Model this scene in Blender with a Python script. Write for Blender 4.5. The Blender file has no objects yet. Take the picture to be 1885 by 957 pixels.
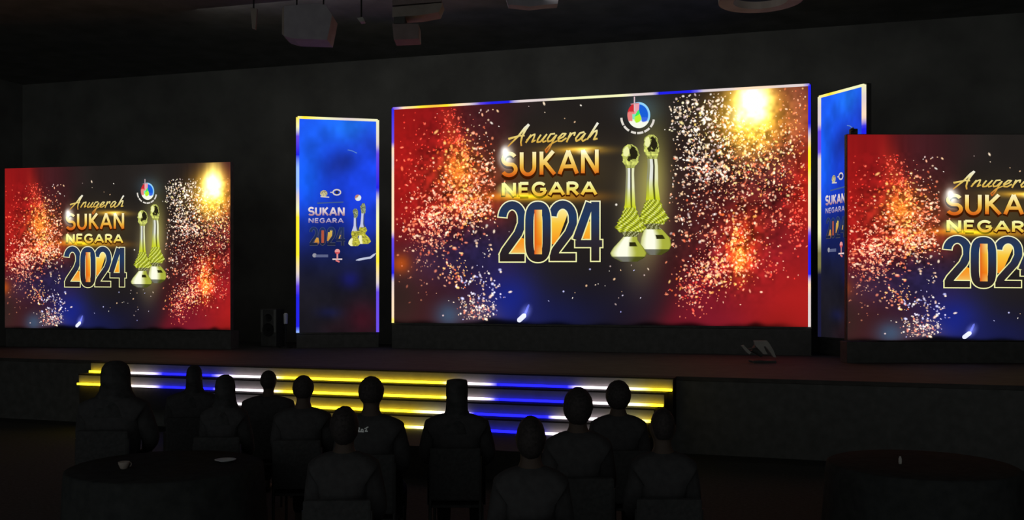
import bpy, bmesh, math, random
import numpy as np
from mathutils import Vector, Matrix

# ------------------------------------------------------------------ camera, world, light, exposure
W_PX, H_PX, F, CX, HZ, CAM_H = 1885.0, 957.0, 1800.0, 942.5, 535.0, 1.9
scn = bpy.context.scene
COL = scn.collection
cam_data = bpy.data.cameras.new('camera')
cam_data.sensor_width = 36.0
cam_data.lens = 36.0 * F / W_PX
cam_data.shift_y = (HZ - H_PX / 2) / W_PX
cam_data.clip_end = 200
cam = bpy.data.objects.new('camera', cam_data)
cam.location = (0, 0, CAM_H)
cam.rotation_euler = (math.pi / 2, 0, 0)
COL.objects.link(cam)
scn.camera = cam

world = bpy.data.worlds.new('dark_hall')
scn.world = world
world.use_nodes = True
world.node_tree.nodes['Background'].inputs[0].default_value = (0.95, 1.0, 0.97, 1)
world.node_tree.nodes['Background'].inputs[1].default_value = 0.40
AREA_POWER = 27.0          # added fill light above the frame, tilted to brighten the back wall
def wall_fill_light(name, loc, size, power, col=(1.0, 0.97, 0.92)):
    d = bpy.data.lights.new(name, 'AREA'); d.shape = 'RECTANGLE'; d.size = size[0]; d.size_y = size[1]
    d.energy = power; d.color = col
    o = bpy.data.objects.new(name, d); o.location = loc; o.rotation_euler = (math.radians(38), 0, math.radians(-16)); COL.objects.link(o)
    return o
wall_fill_light('wall_fill_light', (-1.0, 14.9, 6.45), (9, 1.2), AREA_POWER)
scn.cycles.transparent_max_bounces = 32
scn.view_settings.view_transform = 'Standard'
scn.view_settings.look = 'None'
scn.view_settings.exposure = 0.0
scn.view_settings.gamma = 1.0
scn.view_settings.use_curve_mapping = False

# ------------------------------------------------------------------ helpers
def at(px, py, Y):
    return Vector(((px - CX) / F * Y, Y, CAM_H + (HZ - py) / F * Y))

def lin(c):
    c = np.asarray(c, float) / 255.0
    return np.where(c <= 0.04045, c / 12.92, ((c + 0.055) / 1.055) ** 2.4)

def mat(name, rgb, rough=0.8, noise=0.0, scale=20.0, metallic=0.0, spec=0.3):
    m = bpy.data.materials.new(name); m.use_nodes = True
    nt = m.node_tree; b = nt.nodes['Principled BSDF']
    b.inputs['Base Color'].default_value = (*rgb, 1)
    b.inputs['Roughness'].default_value = rough
    b.inputs['Metallic'].default_value = metallic
    b.inputs['Specular IOR Level'].default_value = spec
    if noise:
        tc = nt.nodes.new('ShaderNodeTexCoord'); n = nt.nodes.new('ShaderNodeTexNoise')
        n.inputs['Scale'].default_value = scale; n.inputs['Detail'].default_value = 4
        r = nt.nodes.new('ShaderNodeValToRGB')
        r.color_ramp.elements[0].position = 0.3; r.color_ramp.elements[1].position = 0.7
        r.color_ramp.elements[0].color = (*[c * (1 - noise) for c in rgb], 1)
        r.color_ramp.elements[1].color = (*[c * (1 + noise) for c in rgb], 1)
        nt.links.new(tc.outputs['Object'], n.inputs['Vector'])
        nt.links.new(n.outputs['Fac'], r.inputs['Fac'])
        nt.links.new(r.outputs['Color'], b.inputs['Base Color'])
        bp = nt.nodes.new('ShaderNodeBump'); bp.inputs['Strength'].default_value = 0.15
        nt.links.new(n.outputs['Fac'], bp.inputs['Height']); nt.links.new(bp.outputs['Normal'], b.inputs['Normal'])
    return m

def emit_mat(name, additive=False, strength=1.0):
    m = bpy.data.materials.new(name); m.use_nodes = True
    nt = m.node_tree; nt.nodes.clear()
    out = nt.nodes.new('ShaderNodeOutputMaterial')
    e = nt.nodes.new('ShaderNodeEmission'); e.inputs['Strength'].default_value = strength
    a = nt.nodes.new('ShaderNodeAttribute'); a.attribute_name = 'col'
    nt.links.new(a.outputs['Color'], e.inputs['Color'])
    if additive:
        t = nt.nodes.new('ShaderNodeBsdfTransparent'); s = nt.nodes.new('ShaderNodeAddShader')
        nt.links.new(e.outputs[0], s.inputs[0]); nt.links.new(t.outputs[0], s.inputs[1])
        nt.links.new(s.outputs[0], out.inputs[0])
        m.cycles.emission_sampling = 'NONE'
    else:
        nt.links.new(e.outputs[0], out.inputs[0])
    return m

M = dict(
    wall=mat('black_wall_paint', (0.17, 0.17, 0.157), 0.9, 0.25, 1.3),
    ceiling=mat('black_ceiling', (0.22, 0.22, 0.205), 0.95, 0.2, 2),
    floor=mat('dark_carpet', (0.045, 0.048, 0.048), 0.95, 0.3, 30),
    deck=mat('black_stage_deck', (0.05, 0.047, 0.044), 0.75, 0.25, 5),
    tread=mat('black_tread', (0.02, 0.018, 0.016), 0.8, 0.2, 20),
    riser=mat('pale_riser_paint', (0.26, 0.245, 0.24), 0.6, 0.08, 9),
    cabinet=mat('black_metal_cabinet', (0.075, 0.075, 0.072), 0.6, 0.2, 10),
    truss=mat('dark_steel', (0.03, 0.03, 0.03), 0.5, 0.1, 10, 0.3),
    skin=mat('skin', (0.06, 0.042, 0.033), 0.7, 0.1, 20),
    hair=mat('black_hair', (0.034, 0.029, 0.029), 0.7, 0.3, 60, spec=0.1),
    cloth=mat('dark_cloth', (0.048, 0.047, 0.049), 0.95, 0.15, 25, spec=0.05),
    scarf=mat('dark_scarf', (0.040, 0.040, 0.041), 0.95, 0.3, 18, spec=0.05),
    trousers=mat('black_trousers', (0.010, 0.010, 0.011), 0.95, 0.2, 30, spec=0.05),
    shoe=mat('black_shoe', (0.010, 0.010, 0.010), 0.6, 0.1, 30),
    chair=mat('black_chair_fabric', (0.042, 0.042, 0.043), 0.9, 0.2, 40, spec=0.05),
    leg=mat('dark_chair_metal', (0.03, 0.03, 0.03), 0.5, 0.1, 20, 0.2),
    table=mat('black_tablecloth', (0.036, 0.038, 0.038), 0.95, 0.2, 15, spec=0.05),
    pale=mat('pale_china', (0.60, 0.62, 0.64), 0.6, 0.05, 10),
    print=mat('white_print', (0.95, 0.97, 0.97), 0.6, 0.05, 30),
    fix_grey=mat('grey_fixture', (0.36, 0.34, 0.38), 0.8, 0.12, 4),
    fix_pink=mat('pinkish_fixture', (0.26, 0.20, 0.195), 0.8, 0.15, 4),
    fix_warm=mat('warm_fixture', (0.32, 0.275, 0.245), 0.8, 0.15, 4),
    stagegrey=mat('grey_stage_metal', (0.42, 0.40, 0.37), 0.7, 0.1, 10),
    stagepale=mat('pale_stage_plastic', (0.75, 0.78, 0.80), 0.6, 0.05, 10),
)
E_PIC = emit_mat('led_picture')
E_ADD = emit_mat('led_glow', additive=True)
E_STRIP = emit_mat('led_strip', strength=1.0)

def obj(name, verts, faces, material, parent=None, cols=None, smooth=False, mat_idx=None):
    me = bpy.data.meshes.new(name)
    me.from_pydata([tuple(v) for v in verts], [], [tuple(f) for f in faces])
    for m in (material if isinstance(material, (list, tuple)) else [material]): me.materials.append(m)
    if cols is not None:
        a = me.color_attributes.new('col', 'FLOAT_COLOR', 'POINT')
        c = np.ones((len(verts), 4), np.float32); c[:, :3] = np.asarray(cols)[:, :3]
        a.data.foreach_set('color', c.ravel())
    if smooth: me.polygons.foreach_set('use_smooth', [True] * len(me.polygons))
    if mat_idx is not None: me.polygons.foreach_set('material_index', mat_idx)
    me.update()
    o = bpy.data.objects.new(name, me); COL.objects.link(o)
    if parent is not None: o.parent = parent
    return o

def empty(name, loc=(0, 0, 0), rz=0.0, label=None, cat=None, group=None):
    o = bpy.data.objects.new(name, None); o.empty_display_size = 0.1
    o.location = loc; o.rotation_euler = (0, 0, rz); COL.objects.link(o)
    tag(o, label, cat, group)
    return o

def tag(o, label=None, cat=None, group=None, kind=None):
    if label: o['label'] = label
    if cat: o['category'] = cat
    if group: o['group'] = group
    if kind: o['kind'] = kind
    return o

class MB:
    """collects boxes, bars and prisms for ONE mesh"""
    def __init__(s): s.v = []; s.f = []; s.mi = []
    def add(s, v, f, mi=0):
        n = len(s.v); s.v += [tuple(p) for p in v]; s.f += [tuple(i + n for i in q) for q in f]; s.mi += [mi] * len(f)
        return s
    def box(s, x0, x1, y0, y1, z0, z1, bev=0.0, mi=0):
        bm = bmesh.new(); bmesh.ops.create_cube(bm, size=1)
        for v in bm.verts:
            v.co = Vector((x0 + (v.co.x + .5) * (x1 - x0), y0 + (v.co.y + .5) * (y1 - y0), z0 + (v.co.z + .5) * (z1 - z0)))
        if bev: bmesh.ops.bevel(bm, geom=bm.edges[:], offset=bev, segments=2, affect='EDGES', profile=0.5)
        bm.verts.index_update()
        s.add([v.co for v in bm.verts], [[v.index for v in f.verts] for f in bm.faces], mi); bm.free(); return s
    def bar(s, a, b, r, n=10, r2=None):
        a, b = Vector(a), Vector(b); d = (b - a).normalized()
        u = d.orthogonal().normalized(); w = d.cross(u); r2 = r if r2 is None else r2
        vs = []
        for p, rr in ((a, r), (b, r2)):
            for k in range(n):
                t = 2 * math.pi * k / n; vs.append(p + u * math.cos(t) * rr + w * math.sin(t) * rr)
        fs = [(k, (k + 1) % n, n + (k + 1) % n, n + k) for k in range(n)] + [tuple(range(n))[::-1], tuple(range(n, 2 * n))]
        return s.add(vs, fs)
    def prism(s, poly, d):
        """poly: points (Vector), extruded along d"""
        n = len(poly); d = Vector(d)
        vs = [Vector(p) for p in poly] + [Vector(p) + d for p in poly]
        fs = [tuple(range(n)), tuple(range(n, 2 * n))[::-1]] + [(k, n + k, n + (k + 1) % n, (k + 1) % n) for k in range(n)]
        return s.add(vs, fs)
    def lathe(s, prof, n=32, c=(0, 0, 0), sx=1, sy=1):
        vs = []
        for r, z in prof:
            for k in range(n):
                t = 2 * math.pi * k / n; vs.append((c[0] + r * math.cos(t) * sx, c[1] + r * math.sin(t) * sy, c[2] + z))
        fs = []
        for i in range(len(prof) - 1):
            for k in range(n):
                fs.append((i * n + k, i * n + (k + 1) % n, (i + 1) * n + (k + 1) % n, (i + 1) * n + k))
        fs.append(tuple(range(n))[::-1]); fs.append(tuple(range((len(prof) - 1) * n, len(prof) * n)))
        return s.add(vs, fs)
    def build(s, name, m, parent=None, smooth=False):
        return obj(name, s.v, s.f, m, parent, smooth=smooth, mat_idx=s.mi if isinstance(m, (list, tuple)) else None)

# ------------------------------------------------------------------ the room
ROT = -math.radians(16.3)
def room(s, d, z):      # room coordinates: s along the stage, d away from the camera
    c, sn = math.cos(ROT), math.sin(ROT)
    return Vector((s * c - d * sn, s * sn + d * c, z))
def room_box(name, s0, s1, d0, d1, z0, z1, m):
    b = MB().box(s0, s1, d0, d1, z0, z1)
    o = b.build(name, m); o.rotation_euler = (0, 0, ROT)
    tag(o, kind='structure'); return o
SL, SR, DB, DF, ZC = -17.0, 12.5, 18.3, -6.0, 6.6
room_box('floor', SL, SR, DF, DB, -0.2, 0.0, M['floor'])
room_box('ceiling', SL, SR, DF, DB, ZC, ZC + 0.2, M['ceiling'])
room_box('wall_back', SL, SR, DB, DB + 0.2, -0.2, ZC + 0.2, M['wall'])
room_box('wall_left', SL - 0.2, SL, DF, DB + 0.2, -0.2, ZC + 0.2, M['wall'])
room_box('wall_right', SR, SR + 0.2, DF, DB + 0.2, -0.2, ZC + 0.2, M['wall'])

# ------------------------------------------------------------------ stage deck and stairs
SROT = -math.radians(18.3)
SO = Vector((-0.287, 12.16, 0))                # a point of the stage's front edge
sdir = Vector((math.cos(SROT), math.sin(SROT), 0)); ndir = Vector((-math.sin(SROT), math.cos(SROT), 0))
def along(px, back=0.0):
    """distance along the stair line, set back by `back`, at which it meets image column px"""
    k = (px - CX) / F; o = SO + ndir * back
    return (k * o.y - o.x) / (sdir.x - k * sdir.y)
SZ, RISE, TREAD = 0.9, 0.15, 0.25
STRIP_STOPS = [(140, 'Y'), (225, 'Y'), (245, 'W'), (268, 'W'), (300, 'B'), (395, 'B'), (440, 'W'), (488, 'W'), (525, 'Y'),
               (815, 'Y'), (855, 'W'), (882, 'W'), (915, 'B'), (1050, 'B'), (1085, 'W'), (1130, 'W'), (1165, 'L'), (1200, 'Y'), (1260, 'Y')]
STRIP_LOW = [(300, 'B'), (395, 'B'), (440, 'W'), (470, 'W'), (560, 'Y'), (760, 'Y'), (800, 'L'), (825, 'W'), (850, 'W'), (872, 'B'), (1010, 'B'), (1035, 'W'), (1110, 'W'), (1165, 'L'), (1200, 'Y')]
SC = {'y': (1.0, 0.72, 0.022), 'w': (0.62, 0.53, 0.52), 'b': (0.014, 0.014, 0.66), 'B': (0.0035, 0.0035, 0.42), 'W': (0.36, 0.31, 0.33), 'Y': (0.80, 0.56, 0.009), 'L': (0.62, 0.56, 0.20), 'v': (0.12, 0.06, 0.66),
      'o': (0.9, 0.42, 0.05), 'p': (0.85, 0.62, 0.42), 'c': (0.28, 0.45, 0.9), 'd': (0.16, 0.15, 0.05), 'k': (0.008, 0.008, 0.03), 'l': (0.75, 0.75, 0.42)}
def stops(tab, x):
    xs = [t[0] for t in tab]; cs = np.array([SC[t[1]] for t in tab])
    return np.stack([np.interp(x, xs, cs[:, i]) for i in range(3)], -1)

deck = empty('stage_platform', SO, SROT, 'low black stage deck running under the screens behind the lit steps', 'stage')
a0, a1 = -10.3, 10.8
MB().box(a0, a1, 0.0, 5.2, SZ - 0.05, SZ, 0.004).build('deck_floor', M['deck'], deck)
MB().box(a0, a1, 0.02, 5.0, 0.0, SZ - 0.05).build('fascia', M['cabinet'], deck)

stairs = empty('stage_steps', SO, SROT, 'wide stage steps whose pale risers glow yellow, white and blue', 'steps')
LPX = [166, 144, 335, 470]; RPX = [1240, 1224, 1205, 1188]
MB().box(along(300, -2.2), along(1150, -2.2), -2.2, 0.0, 0.0, SZ - RISE * 4, 0.004).build('lower_landing', M['tread'], stairs)
for i in range(4):
    front = -TREAD * (i + 1) - 0.002; z1 = SZ - RISE * i
    xl, xr = along(LPX[i], front), along(RPX[i], front)
    z0 = SZ - RISE * 4
    b = MB()
    b.box(xl + .01, xr - .01, front + 0.012, front + TREAD, z0, z1 - 0.018)
    b.box(xl, xr, front, front + TREAD, z1 - 0.018, z1, 0.003)
    st = b.build('step', M['tread'], stairs)
    MB().box(xl + .01, xr - .01, front + 0.004, front + 0.012, max(0, z1 - RISE), z1 - 0.019).build('riser_panel', M['riser'], st)
    # light strip lying on the tread below, at the foot of the riser
    n = 160; xs = np.linspace(xl + .015, xr - .015, n)
    zb = z1 - RISE + 0.002; y0, y1, hh = front - 0.040, front - 0.022, 0.028
    vs, fs, cs = [], [], []
    Yw = SO.y + ndir.y * front + sdir.y * xs; Xw = SO.x + ndir.x * front + sdir.x * xs
    px = Xw / Yw * F + CX
    cc = stops(STRIP_LOW if i > 1 else STRIP_STOPS, px + (14 if i == 3 else 0))
    for k, x in enumerate(xs):
        for (yy, zz) in ((y0, zb), (y0, zb + hh), (y1, zb + hh), (y1, zb)):
            vs.append((x, yy, zz)); cs.append(cc[k] * 8.5)
        if k:
            for q in range(4):
                fs.append((4 * (k - 1) + q, 4 * (k - 1) + (q + 1) % 4, 4 * k + (q + 1) % 4, 4 * k + q))
    fs += [(0, 1, 2, 3), (4 * n - 1, 4 * n - 2, 4 * n - 3, 4 * n - 4)]
    obj('light_strip', vs, fs, E_STRIP, st, cs)

# ------------------------------------------------------------------ planar picture surfaces
class Face:
    """an upright rectangle: near-bottom-left P0 to bottom-right P1, from z0 to z1"""
    def __init__(s, pl, Yl, pr, Yr, z0, z1):
        s.map = (1.0, 0.0, 1.0)      # picture crop: u' = a u + b, v' = c v
        s.a = np.array([(pl - CX) / F * Yl, Yl]); s.b = np.array([(pr - CX) / F * Yr, Yr])
        s.z0, s.z1 = z0, z1; s.W = float(np.linalg.norm(s.b - s.a)); s.H = z1 - z0
        d = (s.b - s.a) / s.W; s.d = d; s.rz = math.atan2(d[1], d[0])
    def uv(s, px, py):
        px, py = np.asarray(px, float), np.asarray(py, float)
        k = (px - CX) / F
        t = (k * s.a[1] - s.a[0]) / (s.d[0] - k * s.d[1]); Y = s.a[1] + t * s.d[1]
        z = CAM_H + (HZ - py) / F * Y
        return t / s.W, (z - s.z0) / s.H
    def px(s, u, v):
        X = s.a[0] + u * s.W * s.d[0]; Y = s.a[1] + u * s.W * s.d[1]; z = s.z0 + v * s.H
        return X / Y * F + CX, HZ - (z - CAM_H) / Y * F

MAIN = Face(724, 16.95, 1490, 15.0, 1.345, 5.055)
LEFT = Face(9, 17.5, 424, 16.6, 1.235, 4.085)
RIGHT = Face(1560, 13.5, 2250, 13.5, 1.215, 4.055)
LEFT.map = (1.085, -.026, .918); RIGHT.map = (1.08, -.044, .918)
BLEFT = Face(548, 17.0, 695, 17.3, 1.17, 4.91)
BRIGHT = Face(1510, 15.5, 1592, 14.6, 1.17, 4.97)

# ------------------------------------------------------------------ the artwork, drawn in the main screen's plane
def vnoise(shape_x, shape_y, X, Y, seed):
    r = np.random.RandomState(seed); g = r.rand(shape_y + 2, shape_x + 2)
    x = np.clip(X, 0, 0.9999) * shape_x; y = np.clip(Y, 0, 0.9999) * shape_y
    xi, yi = x.astype(int), y.astype(int); fx, fy = x - xi, y - yi
    fx = fx * fx * (3 - 2 * fx); fy = fy * fy * (3 - 2 * fy)
    return (g[yi, xi] * (1 - fx) + g[yi, xi + 1] * fx) * (1 - fy) + (g[yi + 1, xi] * (1 - fx) + g[yi + 1, xi + 1] * fx) * fy

def G(x, y, cx, cy, rx, ry, ang=0.0, p=1.0):
    a = math.radians(ang); dx, dy = x - cx, y - cy
    X = dx * math.cos(a) + dy * math.sin(a); Y = -dx * math.sin(a) + dy * math.cos(a)
    return np.exp(-((X / rx) ** 2 + (Y / ry) ** 2) ** p)
def sig(t): return 1 / (1 + np.exp(-np.clip(t, -30, 30)))

def field(px, py, U, V):
    n1 = vnoise(14, 8, U, V, 3); n2 = vnoise(40, 24, U, V, 4); n3 = vnoise(130, 70, U, V, 5)
    c = np.zeros(px.shape + (3,)) + np.array([36., 32., 30.])
    def mix(col, a):
        nonlocal c
        a = np.clip(a, 0, 1)[..., None]; c = c * (1 - a) + np.array(col, float) * a
    wob = (n1 - .5) * 30
    mix((24, 22, 40), sig((py - 520) / 25) * .8)
    mix((62, 26, 30), sig((935 + wob - px) / 18))
    edge = 838 + (py - 200) * 0.10 + wob * .5
    mix((150, 24, 26), sig((edge - px) / 9) * sig((450 + wob - py) / 22))
    mix((176, 26, 24), G(px, py, 735, 300, 50, 130) * .8)
    mix((196, 52, 34), G(px, py, 835, 262, 16, 70, -12) * .8)
    mix((120, 36, 22), G(px, py, 870, 385, 60, 40) * .8)
    mix((150, 58, 30), G(px, py, 850, 335, 65, 60) * .75)
    mix((225, 120, 40), G(px, py, 845, 312, 24, 36) * .95)
    mix((215, 70, 30), G(px, py, 870, 380, 40, 22) * .7)
    mix((70, 40, 62), G(px, py, 800, 480, 70, 40) * .8)
    mix((55, 38, 34), G(px, py, 735, 550, 45, 70) * .9)
    mix((178, 76, 20), G(px, py, 738, 485, 18, 18) * .9)
    mix((36, 34, 76), G(px, py, 880, 470, 80, 60) * .8)
    mix((26, 40, 150), G(px, py, 935, 560, 55, 60) * .95)
    mix((26, 30, 84), G(px, py, 1010, 590, 90, 45) * .8)
    mix((66, 96, 128), G(px, py, 826, 580, 26, 26) * .8)
    mix((110, 92, 105), G(px, py, 880, 580, 36, 26) * .6)
    # right-hand side
    mix((74, 26, 28), sig((px - 1235 - wob + (py - 380) * .1) / 26) * sig((py - 330) / 50))
    mix((70, 30, 36), sig((px - 1370 - wob) / 30) * .9)
    mix((112, 26, 24), sig((px - 1330 - wob) / 26) * sig((py - 370) / 30))
    mix((188, 34, 22), sig((px - 1458 - wob * .6) / 12) * sig((py - 250) / 22) * sig((560 - py) / 60))
    mix((126, 25, 42), sig((px - 1250 - wob - (560 - py) * .55) / 16) * sig((py - 440) / 30))
    mix((160, 28, 26), sig((px - 1370 - wob) / 26) * sig((py - 470) / 22))
    mix((215, 60, 24), G(px, py, 1366, 450, 34, 62, 12) * .75)
    mix((248, 112, 34), G(px, py, 1363, 472, 15, 34) * .95)
    mix((150, 70, 36), G(px, py, 1440, 215, 70, 62) * .9)
    mix((176, 96, 70), G(px, py, 1465, 200, 26, 60) * .6)
    mix((200, 150, 44), G(px, py, 1375, 215, 62, 62) * .85)
    mix((240, 196, 70), G(px, py, 1385, 200, 40, 50) * .95)
    mix((248, 216, 110), G(px, py, 1390, 160, 26, 52) * .9)
    mix((255, 250, 200), G(px, py, 1386, 192, 27, 33, 0, 1.3))
    mix((255, 244, 190), G(px, py, 1362, 214, 18, 16) * .8)
    # texture of embers
    act = np.clip(G(px, py, 840, 350, 75, 110) + G(px, py, 1390, 290, 95, 120) + G(px, py, 1340, 470, 70, 60), 0, 1)
    gain = 1 + act * (n2 - .5) * .7 + act * (n3 - .5) * .9 + (n1 - .5) * .2
    c = c * gain[..., None]
    # glow behind lettering and cups
    def addg(col, a):
        nonlocal c
        c = c + np.array(col, float) * np.clip(a, 0, 1)[..., None]
    addg((34, 25, 4), G(px, py, 1015, 320, 120, 60))
    addg((190, 150, 0), G(px, py, 968, 362, 62, 8) * .9)
    addg((90, 50, 0), G(px, py, 1060, 362, 60, 9))
    addg((200, 140, 20), G(px, py, 1065, 276, 52, 7) * .8)
    addg((210, 210, 190), G(px, py, 933, 288, 12, 22) * .8)
    addg((60, 58, 36), G(px, py, 1186, 380, 46, 135, 4, 2))
    addg((60, 62, 12), G(px, py, 1200, 340, 26, 100, 4, 1))
    addg((20, 40, 50), G(px, py, 1180, 200, 34, 26))
    addg((235, 215, 130), G(px, py, 1386, 190, 29, 36, 0, 1.2)); addg((80, 60, 10), G(px, py, 1380, 215, 56, 56))
    # dark foreground heads along the lower rim of the picture
    rim = 593 + 2.2 * np.sin(px / 41.0) + 2 * np.sin(px / 13.0 + 1) - 10 * G(px, py * 0, 905, 0, 26, 9) - 8 * G(px, py * 0, 1392, 0, 16, 9)
    lim = rim + (px - 724) * .009
    c = c * (1 - .9 * sig((py - lim) / 2.2) * sig((1440 - px) / 20))[..., None]
    return lin(np.clip(c, 0, 255))

def grid_surface(name, face, src, colour_fn, nu, nv, parent, y=0.0):
    us = np.linspace(0, 1, nu); vs = np.linspace(0, 1, nv)
    U, V = np.meshgrid(us, vs)
    a_, b_, c_ = face.map; Us, Vs = (U - b_) / a_, V / c_
    px, py = src.px(Us, Vs)
    c = colour_fn(px, py, Us, Vs).reshape(-1, 3)
    P = np.stack([U * face.W, np.full_like(U, y), V * face.H], -1).reshape(-1, 3)
    I = np.arange(nu * nv).reshape(nv, nu)
    F4 = np.stack([I[:-1, :-1], I[:-1, 1:], I[1:, 1:], I[1:, :-1]], -1).reshape(-1, 4)
    me = bpy.data.meshes.new(name)
    me.vertices.add(len(P)); me.vertices.foreach_set('co', P.ravel())
    me.loops.add(F4.size); me.loops.foreach_set('vertex_index', F4.ravel())
    me.polygons.add(len(F4)); me.polygons.foreach_set('loop_start', np.arange(0, F4.size, 4)); 
    me.update(calc_edges=True)
    a = me.color_attributes.new('col', 'FLOAT_COLOR', 'POINT')
    cc = np.ones((len(P), 4), np.float32); cc[:, :3] = c; a.data.foreach_set('color', cc.ravel())
    me.materials.append(E_PIC)
    o = bpy.data.objects.new(name, me); COL.objects.link(o); o.parent = parent
    return o

class Art:
    """coloured flat shapes given in image columns and rows of a source face, kept as (u, v, layer)"""
    def __init__(s, src): s.src = src; s.v = []; s.f = []; s.c = []; s.l = []
    def poly(s, pts, cols, faces, layer):
        n = len(s.v)
        s.v += [tuple(p) for p in pts]; s.c += [tuple(c) for c in cols]; s.l += [layer] * len(pts)
        s.f += [tuple(i + n for i in q) for q in faces]
    def ribbon(s, pts, w, colfn, layer, step=2.0, closed=False, w2=None, cap=False):
        P = [np.array(p, float) for p in pts]
        if closed: P.append(P[0])
        Q = []
        for a, b in zip(P[:-1], P[1:]):
            n = max(1, int(np.linalg.norm(b - a) / step))
            for k in range(n): Q.append(a + (b - a) * k / n)
        Q.append(P[-1]); Q = np.array(Q); m = len(Q)
        if closed:
            T = np.roll(Q[:-1], -1, 0) - np.roll(Q[:-1], 1, 0); T = np.vstack([T, T[:1]])
        else:
            T = np.gradient(Q, axis=0)
        T /= np.maximum(1e-9, np.linalg.norm(T, axis=1))[:, None]
        N = np.stack([-T[:, 1], T[:, 0]], 1)
        ws = np.linspace(w, w if w2 is None else w2, m)[:, None] / 2
        if cap:
            t = np.linspace(0, 1, m)[:, None]; ws = ws * np.clip(np.minimum(t, 1 - t) * 8, .25, 1)
        A, B = Q + N * ws, Q - N * ws
        v = np.vstack([A, B])
        s.poly(v, [colfn(x, y) for x, y in v], [(k, k + 1, m + k + 1, m + k) for k in range(m - 1)], layer)
    def disc(s, cx, cy, rx, ry, colfn, layer, nr=8, na=28):
        pts = [(cx, cy)]; fs = []
        for i in range(1, nr + 1):
            for k in range(na):
                t = 2 * math.pi * k / na; pts.append((cx + rx * i / nr * math.cos(t), cy + ry * i / nr * math.sin(t)))
        for k in range(na): fs.append((0, 1 + k, 1 + (k + 1) % na))
        for i in range(nr - 1):
            for k in range(na):
                a = 1 + i * na + k; b = 1 + i * na + (k + 1) % na; fs.append((a, b, b + na, a + na))
        s.poly(pts, [colfn(x, y) for x, y in pts], fs, layer)
    def glow(s, cx, cy, rx, ry, col, layer, ang=0):
        a = math.radians(ang); n0 = len(s.v)
        c = lin(col)
        s.disc(cx, cy, rx, ry, lambda x, y: c * max(0, 1 - math.hypot((x - cx) / rx, (y - cy) / ry)) ** 2, layer, 7, 24)
        if ang:
            for i in range(n0, len(s.v)):
                dx, dy = s.v[i][0] - cx, s.v[i][1] - cy
                s.v[i] = (cx + dx * math.cos(a) - dy * math.sin(a), cy + dx * math.sin(a) + dy * math.cos(a))
    def place(s, name, face, parent, material=None, smooth=0):
        v = np.array(s.v); u, w = s.src.uv(v[:, 0], v[:, 1])
        u = face.map[0] * u + face.map[1]; w = w * face.map[2]
        P = np.stack([u * face.W, -0.002 - 0.0025 * np.array(s.l), w * face.H], -1)
        fs = [q for q in s.f if all(0.002 < u[i] < .998 and .002 < w[i] < .999 for i in q)] if face.map[0] != 1 and name != 'light_flare' else s.f
        return obj(name, P, fs, material or E_PIC, parent, s.c)

def grad(tab):
    ys = [t[0] for t in tab]; cs = np.array([lin(t[1]) for t in tab])
    return lambda x, y: np.array([np.interp(y, ys, cs[:, i]) for i in range(3)])

def arc(cx, cy, rx, ry, a0, a1, n=14):
    return [(cx + rx * math.cos(math.radians(a0 + (a1 - a0) * k / n)), cy + ry * math.sin(math.radians(a0 + (a1 - a0) * k / n))) for k in range(n + 1)]

# letters in a unit box (x right, y down, 0..1); list of strokes
GL = {
    'S': (0.66, [arc(.34, .27, .28, .24, -25, -250, 12) + arc(.34, .73, .30, .25, -60, 155, 14)]),
    'U': (0.74, [[(.08, 0), (.08, .62)] + arc(.37, .64, .29, .33, 180, 0, 14) + [(.66, .62), (.66, 0)]]),
    'K': (0.72, [[(.08, 0), (.08, 1)], [(.62, 0), (.12, .54)], [(.22, .44), (.68, 1)]]),
    'A': (0.84, [[(.02, 1), (.42, 0)], [(.42, 0), (.82, 1)], [(.17, .68), (.67, .68)]]),
    'N': (0.80, [[(.08, 1), (.08, 0)], [(.08, 0), (.72, 1)], [(.72, 1), (.72, 0)]]),
    'E': (0.62, [[(.08, 0), (.08, 1)], [(.08, .05), (.56, .05)], [(.08, .49), (.50, .49)], [(.08, .95), (.56, .95)]]),
    'G': (0.82, [arc(.42, .5, .36, .46, -40, -320, 22) + [(.76, .56)], [(.78, .54), (.46, .54)]]),
    'R': (0.70, [[(.08, 0), (.08, 1)], [(.08, .05), (.34, .05)] + arc(.34, .29, .25, .24, -80, 80, 10) + [(.34, .53), (.08, .53)], [(.32, .53), (.64, 1)]]),
}
def word(art, text, x0, x1, ytop0, ytop1, h0, h1, wt, colfn, layer, gap=.16, skip=None):
    tot = sum(GL[c][0] for c in text) + gap * (len(text) - 1); x = 0.0
    for i, ch in enumerate(text):
        wd, strokes = GL[ch]
        for st in strokes:
            pts = []
            for (a, b) in st:
                t = (x + a) / tot; pts.append((x0 + (x1 - x0) * t, ytop0 + (ytop1 - ytop0) * t + b * (h0 + (h1 - h0) * t)))
            art.ribbon(pts, wt, colfn, layer, 1.6)
        x += wd + gap

DIG = {   # condensed bold numerals, centre lines in a unit box
    '2': [arc(.5, .27, .36, .21, 180, 360, 14) + [(.86, .36), (.72, .52), (.26, .80), (.16, .90)], [(.0, .915), (1.0, .915)]],
    '0': 'ring',
    '4': [[(.62, .02), (.10, .66)], [(.02, .70), (1.10, .70)], [(.80, .0), (.80, 1.0)]],
}

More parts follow.
